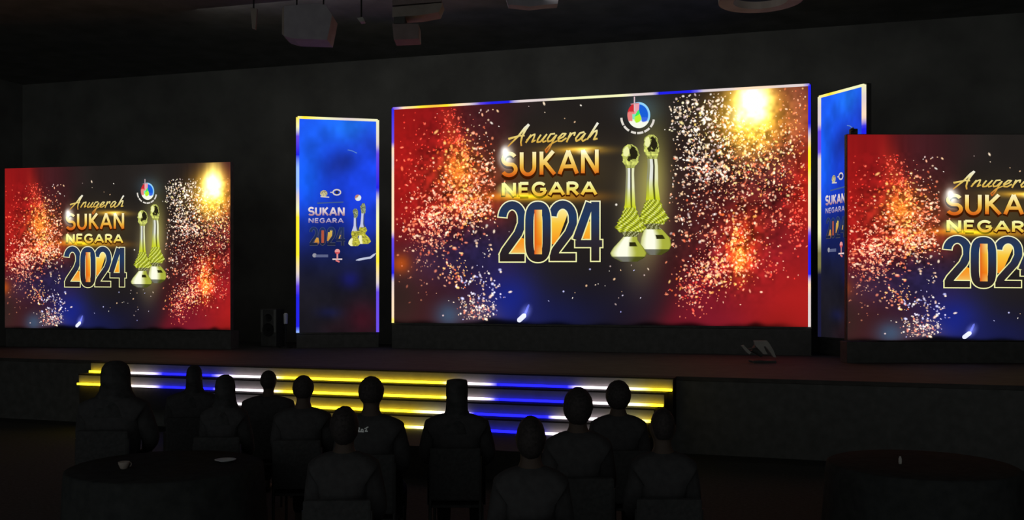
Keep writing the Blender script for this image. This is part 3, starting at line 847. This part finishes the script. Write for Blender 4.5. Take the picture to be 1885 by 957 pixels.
banner(BRIGHT, 'upright blue banner screen partly hidden behind the far right screen', [
    (((0, 1), (1, 1)), [(1500, 'l'), (1530, 'y'), (1560, 'l'), (1600, 'l')], 'x', .035),
    (((0, 0), (0, 1)), [(170, 'l'), (200, 'w'), (228, 'w'), (240, 'v'), (280, 'v'), (292, 'w'), (345, 'w'), (380, 'l'), (430, 'l'), (465, 'd'), (490, 'd'), (505, 'k'), (620, 'k')], 'y', .05),
    (((1, 0), (1, 1)), [(150, 'l'), (180, 'w'), (215, 'p'), (232, 'b'), (300, 'b'), (620, 'k')], 'y', .07)], 0)

# small dark box standing on top of the far right screen
cb = empty('camera_unit', (at(1571, 300, 13.56).x, 13.56, RIGHT.z1 + 0.013), 0, 'small dark box on top corner of far right screen, before the blue banner', 'box')
MB().box(-.05, .05, -.035, .035, 0.0, .075, .006).build('housing', M['cabinet'], cb)
MB().bar((-.02, -.035, .045), (-.02, -.07, .045), .022, 16).build('lens', M['truss'], cb)
MB().box(-.03, .0, -.03, .03, .076, .09, .003).build('top_plate', M['stagegrey'], cb)

# ------------------------------------------------------------------ things on the stage
def on_stage(px, y_back):      # a point on the deck
    s = along(px, y_back); p = SO + ndir * y_back + sdir * s; return Vector((p.x, p.y, SZ + .001))
# tilted floor light
p = on_stage(1402, 2.6)
fl = empty('stage_light', p, -0.25, 'grey tilted stage lamp with forked yoke on dark deck right of steps', 'stage light')
MB().box(-.15, .17, -.14, .14, 0, .03, .006).build('base', M['cabinet'], fl)
def P(px, py, yo=0.0):
    q = at(px, py, p.y + yo) - Vector(p); return Vector((q.x, q.y, q.z))
fl.rotation_euler = (0, 0, 0)
yk = MB()
yk.prism([P(1388, 627), P(1412, 627), P(1417, 633), P(1424, 645), P(1429, 658), P(1424, 657), P(1416, 646), P(1409, 637), P(1406, 638), P(1409, 645), P(1413, 652), P(1405, 652), P(1397, 643), P(1390, 635)], (0, .05, 0))
yk.build('yoke', M['stagegrey'], fl)
MB().bar(P(1386, 640, .11), P(1404, 652, .11), .06, 20, .05).build('lamp_housing', M['cabinet'], fl)
MB().prism([P(1364, 636), P(1369, 635), P(1383, 649), P(1380, 652), P(1374, 648)], (0, .03, 0)).build('barn_door', M['stagegrey'], fl)
MB().bar(P(1371, 644, .04), P(1395, 640, .04), .012, 8).build('hinge_bar', M['cabinet'], fl)
# slender pale thing near the left banner
p = on_stage(526, 3.6)
fx = empty('stage_stand', p, 0, 'short pale canister on a thin dark stand left of the left banner', 'stand')
MB().bar((0, 0, 0), (0, 0, .02), .12, 20).build('base', M['truss'], fx)
zc = at(526, 596, p.y).z - SZ
MB().bar((0, 0, .02), (0, 0, zc), .012, 8).build('pole', M['truss'], fx)
MB().bar((0, 0, zc), (0, 0, zc + .17), .034, 16, .04).bar((0, 0, zc + .17), (0, 0, zc + .19), .04, 16, .02).build('canister', M['stagepale'], fx)
p = on_stage(502, 3.9)
bx = empty('loudspeaker', p, SROT, 'dark upright loudspeaker standing left of the slim stage stand', 'loudspeaker')
zt = at(502, 568, p.y).z - SZ
MB().box(-.16, .16, -.14, .14, 0, zt, .012).build('enclosure', M['cabinet'], bx)
for zz, rr in ((.30, .12), (zt - .16, .07)):
    MB().lathe([(rr, 0), (rr, .01), (rr * .8, .004), (rr * .3, -.0)], 24).build('speaker_cone', M['truss'], bx)
    o = bx.children[-1]; o.rotation_euler = (math.pi / 2, 0, 0); o.location = (0, -.142, zz)
for xx in (-.155, .11):
    MB().box(xx, xx + .045, -.150, -.141, zt - .42, zt - .02, .003).build('edge_trim', M['stagegrey'] if False else M['ceiling'], bx)

# ------------------------------------------------------------------ things hanging from the ceiling
def hang(name, label, cat, px, Y, polys, depth, m, pname='housing', rods=()):
    top = at(px, 0, Y)
    r = empty(name, (top.x, Y, ZC), 0, label, cat)
    o0 = Vector((top.x, Y, ZC))
    for i, (poly, nm, mm) in enumerate(polys):
        MB().prism([at(x, y, Y) - o0 for x, y in poly], (0, depth, 0)).build(nm, mm, r)
    for (rx, ry) in rods:
        q = at(rx, ry, Y) - o0
        MB().bar((q.x, depth / 2, q.z), (q.x, depth / 2, 0), .012, 8).build('hanging_rod', M['truss'], r)
    return r
YF = 14.0
hang('ceiling_speaker', 'pale grey cut-corner box hanging high over the left banner', 'loudspeaker', 565, YF,
     [([(523, 11), (585, 6), (600, 9), (611, 28), (607, 50), (602, 73), (540, 71), (523, 66)], 'housing', M['fix_grey']),
      ([(523, 11), (523, 66), (519, 63), (519, 15)], 'side_panel', M['fix_warm'])], .45, M['fix_grey'], rods=((540, 12), (590, 10)))
hang('ceiling_fixture', 'brownish slanted slab with pink lower box hanging above left edge of largest screen', 'fixture', 765, YF,
     [([(722, 13), (815, 5), (808, 22), (775, 28), (727, 31), (722, 32)], 'slanted_panel', M['fix_warm']),
      ([(722, -12), (810, -14), (812, 3), (722, 10)], 'upper_panel', M['fix_pink']),
      ([(722, 43), (770, 44), (771, 71), (725, 73)], 'lower_box', M['fix_pink']),
      ([(725, 31), (745, 30), (745, 44), (725, 44)], 'bracket', M['cabinet'])], .35, M['fix_warm'], rods=((740, -12), (795, -12)))
hang('ceiling_bracket', 'thin upright grey plate hanging left of the cut-corner box', 'bracket', 465, YF,
     [([(461, 14), (473, 16), (470, 54), (464, 52)], 'plate', M['fix_warm'])], .06, M['fix_grey'], rods=((466, 15),))
lp = hang('spot_lamp', 'tiny grey spot lamp between the two large hanging fixtures', 'lamp', 665, YF,
     [([(657, 33), (668, 31), (671, 39), (663, 40)], 'lamp_head', M['stagegrey'])], .12, M['fix_grey'], rods=((664, 33),))
hang('ceiling_panel', 'long faint slab hanging at top edge above the script lettering', 'panel', 975, YF,
     [([(930, -12), (1030, -12), (1026, 7), (1000, 9), (975, 12), (936, 8)], 'slab', M['cabinet'] if False else M['fix_grey'])], .2, M['fix_grey'], rods=((945, -12), (1015, -12)))
# round ring, its far rim dipping into the frame
zr = 5.82; Yr_ = 13.25; xr = (1400 - CX) / F * Yr_
rg = empty('ceiling_ring', (xr, Yr_, ZC), 0, 'round pale ceiling ring dipping into the top edge, above right half of largest screen', 'ring')
n = 64; vs, fs = [], []
for k in range(n):
    t = 2 * math.pi * k / n
    for (rr, zz) in ((.36, 0), (.56, 0), (.56, .10), (.36, .10)): vs.append((rr * math.cos(t), rr * math.sin(t), zr - ZC + zz))
for k in range(n):
    for q in range(4): fs.append((4 * k + q, 4 * k + (q + 1) % 4, 4 * ((k + 1) % n) + (q + 1) % 4, 4 * ((k + 1) % n) + q))
obj('ring_body', vs, fs, M['fix_warm'], rg)
for k in range(3):
    t = 2 * math.pi * k / 3 + .5
    MB().bar((.46 * math.cos(t), .46 * math.sin(t), zr - ZC + .1), (.46 * math.cos(t), .46 * math.sin(t), 0), .01, 8).build('hanging_rod', M['truss'], rg)

# ------------------------------------------------------------------ people
def skin_mesh(name, nodes, edges, material, parent, root=0, sub=2):
    me = bpy.data.meshes.new(name)
    me.from_pydata([n[0] for n in nodes], edges, []); me.update()
    o = bpy.data.objects.new(name, me); COL.objects.link(o)
    sk = o.modifiers.new('skin', 'SKIN'); sk.use_smooth_shade = True
    if not me.skin_vertices: 
        bpy.context.view_layer.update()
    lay = me.skin_vertices[0].data if me.skin_vertices else None
    if lay is None:
        bm = bmesh.new(); bm.from_mesh(me); bm.verts.layers.skin.verify(); bm.to_mesh(me); bm.free(); lay = me.skin_vertices[0].data
    for i, nd in enumerate(nodes):
        r = nd[1]; lay[i].radius = (r, r) if not isinstance(r, tuple) else r
        lay[i].use_root = (i == root)
    ss = o.modifiers.new('sub', 'SUBSURF'); ss.levels = sub; ss.render_levels = sub
    bpy.context.view_layer.update()
    dg = bpy.context.evaluated_depsgraph_get()
    m2 = bpy.data.meshes.new_from_object(o.evaluated_get(dg)); m2.name = name
    m2.materials.clear(); m2.materials.append(material)
    m2.polygons.foreach_set('use_smooth', [True] * len(m2.polygons))
    bpy.data.objects.remove(o)
    o2 = bpy.data.objects.new(name, m2); COL.objects.link(o2); o2.parent = parent
    return o2

def ellipsoid(c, r, keep=lambda x, y, z: True, n=28, m=18, jitter=0.0, seed=1):
    rnd = random.Random(seed); mb = MB(); vs = []; fs = []
    for j in range(m + 1):
        ph = math.pi * j / m
        for k in range(n):
            t = 2 * math.pi * k / n; q = 1 + jitter * (rnd.random() - .5)
            vs.append((c[0] + r[0] * math.sin(ph) * math.cos(t) * q, c[1] + r[1] * math.sin(ph) * math.sin(t) * q, c[2] + r[2] * math.cos(ph) * q))
    for j in range(m):
        for k in range(n):
            q = (j * n + k, j * n + (k + 1) % n, (j + 1) * n + (k + 1) % n, (j + 1) * n + k)
            cx_ = [sum(vs[i][a] for i in q) / 4 for a in range(3)]
            if keep(*cx_): fs.append(q)
    mb.add(vs, fs); return mb

def person(label, who, px, py_top, Y, style='short', yaw=0.0, lean=0.0, broad=1.0, group='seated audience members', headw=1.0, neck=True, hs=1.0):
    """a seated figure with its back to the camera; head top at image point (px, py_top) at distance Y"""
    top = at(px, py_top, Y); s = top.z / 1.345
    r = empty('person', (top.x, Y, 0), yaw, label, 'person', group); r.scale = (s, s, s)
    B = broad; L = lean
    nodes = [((0, 0, .56), (.15 * B, .12)), ((L * .3, .0, .70), (.145 * B, .115)), ((L * .7, -.01, .90), (.165 * B, .12)), ((L, -.005, 1.02), (.10 * B, .075)),
             ((L, .0, 1.085), (.062, .06)), ((L, .012, 1.135), (.055, .056)), ((L, .022, 1.175), (.062, .075)), ((L, .018, 1.235), (.072, .09)), ((L, .01, 1.285), (.058, .075)), ((L, .115, 1.215), (.012, .014))]
    edges = [(0, 1), (1, 2), (2, 3), (3, 4), (4, 5), (5, 6), (6, 7), (7, 8), (7, 9)]
    def add(p, rr, par):
        nodes.append((p, rr)); edges.append((par, len(nodes) - 1)); return len(nodes) - 1
    for sx in (-1, 1):
        add((L + sx * .078, .0, 1.225), (.010, .018), 7)      # ear
        sh = add((L + sx * .160 * B, -.005, .985), .060, 3)
        el = add((sx * .215 * B + L * .6, .05, .76), .045, sh)
        wr = add((sx * .13, .27, .64), .029, el)
        pm = add((sx * .105, .335, .625), (.036, .018), wr)
        for k in range(4):
            fx_ = sx * (.125 - .02 * k); ln = (.030, .036, .038, .032)[k]
            a1_ = add((fx_, .36, .628), .0095, pm); a2_ = add((fx_ - sx * .004, .36 + ln, .620), .0085, a1_); add((fx_ - sx * .006, .37 + ln * 1.4, .604), .0075, a2_)
        t1 = add((sx * .075, .315, .628), .010, pm); add((sx * .06, .345, .624), .0085, t1)
        hp = add((sx * .10, .06, .535), .085, 0)
        kn = add((sx * .13, .46, .52), .06, hp)
        an = add((sx * .13, .45, .10), .038, kn)
        he = add((sx * .135, .47, .045), .038, an)
        add((sx * .145, .60, .035), (.034, .028), he)
    skin_mesh('body', nodes, edges, M['skin'], r)
    # shirt: torso, collar and sleeves a little wider than the body
    T = [((0, 0, .53), (.165 * B, .135)), ((L * .3, .0, .70), (.158 * B, .13)), ((L * .7, -.01, .90), (.195 * B, .145)), ((L, -.012, 1.03), (.15 * B, .135)), ((L, .0, 1.11), (.088, .092))]
    Ed = [(0, 1), (1, 2), (2, 3), (3, 4)]
    for sx in (-1, 1):
        T.append(((L + sx * .158 * B, -.005, .975), .094)); i = len(T) - 1; Ed.append((3, i))
        T.append(((sx * .212 * B + L * .6, .045, .76), .072)); Ed.append((i, i + 1))
        T.append(((sx * .15, .235, .658), .042)); Ed.append((i + 1, i + 2))
    shirt = skin_mesh('shirt', T, Ed, M['cloth'], r)
    T = [((0, .0, .54), (.165, .14))]; Ed = []
    for sx in (-1, 1):
        i = len(T); T += [((sx * .10, .07, .54), .098), ((sx * .13, .46, .52), .072), ((sx * .13, .45, .12), .055)]; Ed += [(0, i), (i, i + 1), (i + 1, i + 2)]
    skin_mesh('trousers', T, Ed, M['trousers'], r)
    for sx in (-1, 1):
        mb = ellipsoid((sx * .14, .53, .042), (.046, .125, .042)); mb.v = [(x, y, max(z, 0.0)) for x, y, z in mb.v]
        mb.build('shoe', M['shoe'], r, True)
    hw = headw
    if style == 'short':
        keep = lambda x, y, z: not (y > .055 and z < 1.285) and z > 1.165
        ellipsoid((L, .004, 1.247), (.084 * hw, .102, .100), keep, 30, 20, .03, int(px)).build('hair', M['hair'], r, True)
    elif style == 'full':
        keep = lambda x, y, z: not (y > .06 and z < 1.28) and z > 1.13
        ellipsoid((L, -.004, 1.235), (.097 * hw, .112, .112), keep, 30, 20, .05, int(px)).build('hair', M['hair'], r, True)
    elif style == 'tuft':
        keep = lambda x, y, z: not (y > .055 and z < 1.285) and z > 1.17
        mb = ellipsoid((L, .004, 1.243), (.086 * hw, .102, .100), keep, 30, 20, .05, int(px))
        mb.build('hair', M['hair'], r, True)
    elif style in ('scarf', 'flatscarf'):
        flat = style == 'flatscarf'
        prof = [(.0, 1.345), (.05, 1.344), (.078, 1.338), (.086, 1.32), (.088, 1.25), (.086, 1.17), (.088, 1.11), (.115, 1.06), (.17, 1.01), (.19, .95)] if flat else \
               [(.0, 1.347), (.03, 1.344), (.058, 1.325), (.074, 1.295), (.082, 1.25), (.082, 1.18), (.088, 1.12), (.12, 1.06), (.165, 1.005), (.185, .94)]
        n = 36; vs = []; fs = []
        for (rr, z) in prof:
            for k in range(n):
                t = 2 * math.pi * k / n; w = 1 + .04 * math.sin(9 * t + z * 20) * (z < 1.15)
                yy = rr * math.sin(t) * w * (1.2 if z > 1.08 else .80) + .008
                vs.append((L + rr * hw * math.cos(t) * w, yy, z))
        for i in range(len(prof) - 1):
            for k in range(n):
                t = 2 * math.pi * (k + .5) / n; zc_ = (prof[i][1] + prof[i + 1][1]) / 2
                if abs(t - math.pi / 2) < .62 and 1.15 < zc_ < 1.29: continue      # face opening
                fs.append((i * n + k, i * n + (k + 1) % n, (i + 1) * n + (k + 1) % n, (i + 1) * n + k))
        obj('headscarf', vs, fs, M['scarf'], r, smooth=True)
    # chair under the person
    c = empty('banquet_chair', (top.x, Y, 0), yaw, 'black chair carrying the ' + who, 'chair', 'black chairs of the seated audience')
    c.scale = (s, s, s)
    make_chair(c)
    return r, shirt, s

def make_chair(c):
    MB().box(-.20, .20, -.17, .24, .405, .425, .006).build('seat', M['chair'], c)
    MB().box(-.19, .19, -.245, -.205, .47, .86, .018).build('backrest', M['chair'], c)
    for sx in (-.185, .185):
        MB().bar((sx, -.225, .0), (sx, -.225, .80), .012).build('leg', M['leg'], c)
        MB().bar((sx, .21, .0), (sx, .21, .405), .012).build('leg', M['leg'], c)

person('seated person farthest left, broad dark shape over the yellow step ends', 'seated person farthest left', 212, 664, 7.4, 'scarf', 0, 0, 1.2, headw=1.30)
person('seated person with narrow draped head among the blue lit steps', 'narrow-headed person before the blue left steps', 357, 672, 8.8, 'scarf', 0, 0, 1.2, headw=.9)
person('seated person with draped head between blue and white stretch of the left steps', 'second draped-head person from the left', 414, 690, 7.6, 'scarf', 0, 0, .8, headw=1.0)
person('seated person with slim neck before the white strip, left half of steps', 'slim-necked person left of the yellow steps', 494, 682, 8.8, 'short', 0, .0, 1.25, headw=.98)
person('seated person with round head where the steps turn yellow', 'round-headed person where steps turn yellow', 558, 691, 7.4, 'short', 0, .0, 1.02, headw=1.02)
person('low seated person, head overlapping the left shoulder of the one with a white back marking', 'low person beside the one with white back marking', 634, 748, 5.3, 'full', 0, .0, .84, headw=.84)
g, g_shirt, g_s = person('seated person with white marking on upper back, before yellow steps', 'person with white back marking', 683, 692, 6.5, 'tuft', 0, .0, .98, headw=1.0)
person('seated person with flat-topped head between yellow and blue steps', 'flat-topped person mid steps', 841, 698, 7.0, 'flatscarf', 0, .0, 1.12, headw=.95)
person('low seated person before the blue steps, only head top showing', 'low person before the blue steps', 977, 766, 4.8, 'full', 0, .0, .78, headw=.78)
person('seated person with tall head at right end of blue stretch', 'tall-headed person at the blue stretch end', 1064, 713, 5.7, 'full', 0, .0, .8, headw=.90)
person('seated person with tall round head, rightmost but one, hiding the white strip', 'rightmost but one person', 1138, 700, 6.9, 'full', 0, .0, .9, headw=.98)
person('low seated person at the right corner of the steps', 'low person at the right step corner', 1220, 752, 5.4, 'short', 0, .0, .82, headw=.85)
# white marking on the shirt: small strokes
q = at(673, 788, 6.5)
mk = MB()
def mark(pts):
    for a_, b_ in zip(pts[:-1], pts[1:]):
        mk.bar((a_[0], 0, a_[1]), (b_[0], 0, b_[1]), .0042, 6)
u_ = .0036
mark([(-11 * u_, 0), (-9 * u_, 5 * u_), (-6 * u_, 5 * u_), (-7 * u_, 1 * u_), (-10 * u_, 0), (-5 * u_, -1 * u_)])
mark([(-3 * u_, -1 * u_), (-3 * u_, 2.5 * u_), (0, 2.5 * u_), (1 * u_, -1 * u_)])
mark([(3 * u_, 4 * u_), (6 * u_, 4 * u_), (7 * u_, 2 * u_), (4 * u_, -1 * u_), (9 * u_, -1 * u_)])
mark([(6 * u_, 5 * u_), (10 * u_, 7 * u_)]); mark([(-11 * u_, -1.5 * u_), (2 * u_, -2 * u_)])
pr = mk.build('back_print', M['print'], g_shirt)
pr['label'] = 'small white marking'
# seat it on the cloth behind the shoulder blades
bpy.context.view_layer.update()
me_ = g_shirt.data; lx = (q.x - g.location.x) / g_s; lz = q.z / g_s
ymin = min((v.co.y for v in me_.vertices if abs(v.co.x - lx) < .035 and abs(v.co.z - lz) < .03), default=-.12)
pr.location = (lx, ymin - .004, lz); pr.rotation_euler = (math.radians(-8), 0, 0)

# ------------------------------------------------------------------ tables in the dark with a few pale things
def table(label, x, y, rad):
    t = empty('round_table', (x, y, 0), 0, label, 'table', 'dark round tables')
    n = 72; vs = []; fs = []
    prof = [(0.001, .75), (rad * .5, .75), (rad * .97, .75), (rad, .742), (rad * 1.01, .70), (rad * 1.03, .45), (rad * 1.06, .02)]
    for (rr, z) in prof:
        for k in range(n):
            a_ = 2 * math.pi * k / n; w = 1 + (.035 * math.sin(12 * a_) * max(0, (.72 - z)) / .7)
            vs.append((rr * w * math.cos(a_), rr * w * math.sin(a_), z))
    for i in range(len(prof) - 1):
        for k in range(n): fs.append((i * n + k, i * n + (k + 1) % n, (i + 1) * n + (k + 1) % n, (i + 1) * n + k))
    obj('tablecloth', vs, fs, M['table'], t, smooth=True)
    MB().bar((0, 0, .70), (0, 0, .742), rad * .95, 48).build('tabletop', M['leg'], t)
    for k in range(4):
        a_ = math.pi / 4 + k * math.pi / 2
        MB().bar((rad * .7 * math.cos(a_), rad * .7 * math.sin(a_), 0), (rad * .7 * math.cos(a_), rad * .7 * math.sin(a_), .70), .016).build('leg', M['leg'], t)
table('black-clothed round table in the dark at lower left, small plate and cup on it', -2.28, 6.45, .62)
table('black-clothed round table in the dark at lower right, slim glass on it', 2.72, 6.5, .6)
p = at(415, 850, 1.15 * F / 315); p.z = .751
pl = MB().lathe([(.001, .002), (.035, .002), (.042, .006), (.068, .014), (.071, .016), (.066, .017), (.040, .009), (.034, .006), (.001, .005)], 40)
o = pl.build('side_plate', M['pale'], None, True); o.location = p
tag(o, 'small pale plate lying on the dark table, lower left', 'plate')
p = at(228, 863, 1.15 * F / 328); p.z = .751
cu = empty('cup', p, .6, 'small dim cup left of the pale plate, same dark table', 'cup')
MB().lathe([(.018, 0), (.022, .004), (.033, .03), (.036, .046), (.034, .046), (.030, .030), (.019, .007), (.001, .006)], 28).build('bowl', M['fix_warm'], cu, True)
hd = MB()
for k in range(8):
    a0_, a1_ = -1.3 + k * 2.6 / 8, -1.3 + (k + 1) * 2.6 / 8
    hd.bar((.032 + .014 * math.cos(a0_), 0, .026 + .015 * math.sin(a0_)), (.032 + .014 * math.cos(a1_), 0, .026 + .015 * math.sin(a1_)), .0032, 6)
hd.build('handle', M['fix_warm'], cu)
p = at(1657, 854, 1.15 * F / 319); p.z = .751
gl = MB().lathe([(.010, 0), (.011, .012), (.0105, .035), (.007, .042), (.0065, .050), (.001, .051)], 20)
o = gl.build('small_bottle', M['stagegrey'], None, True); o.location = p
tag(o, 'tiny slim pale bottle standing on the dark table, lower right', 'bottle')
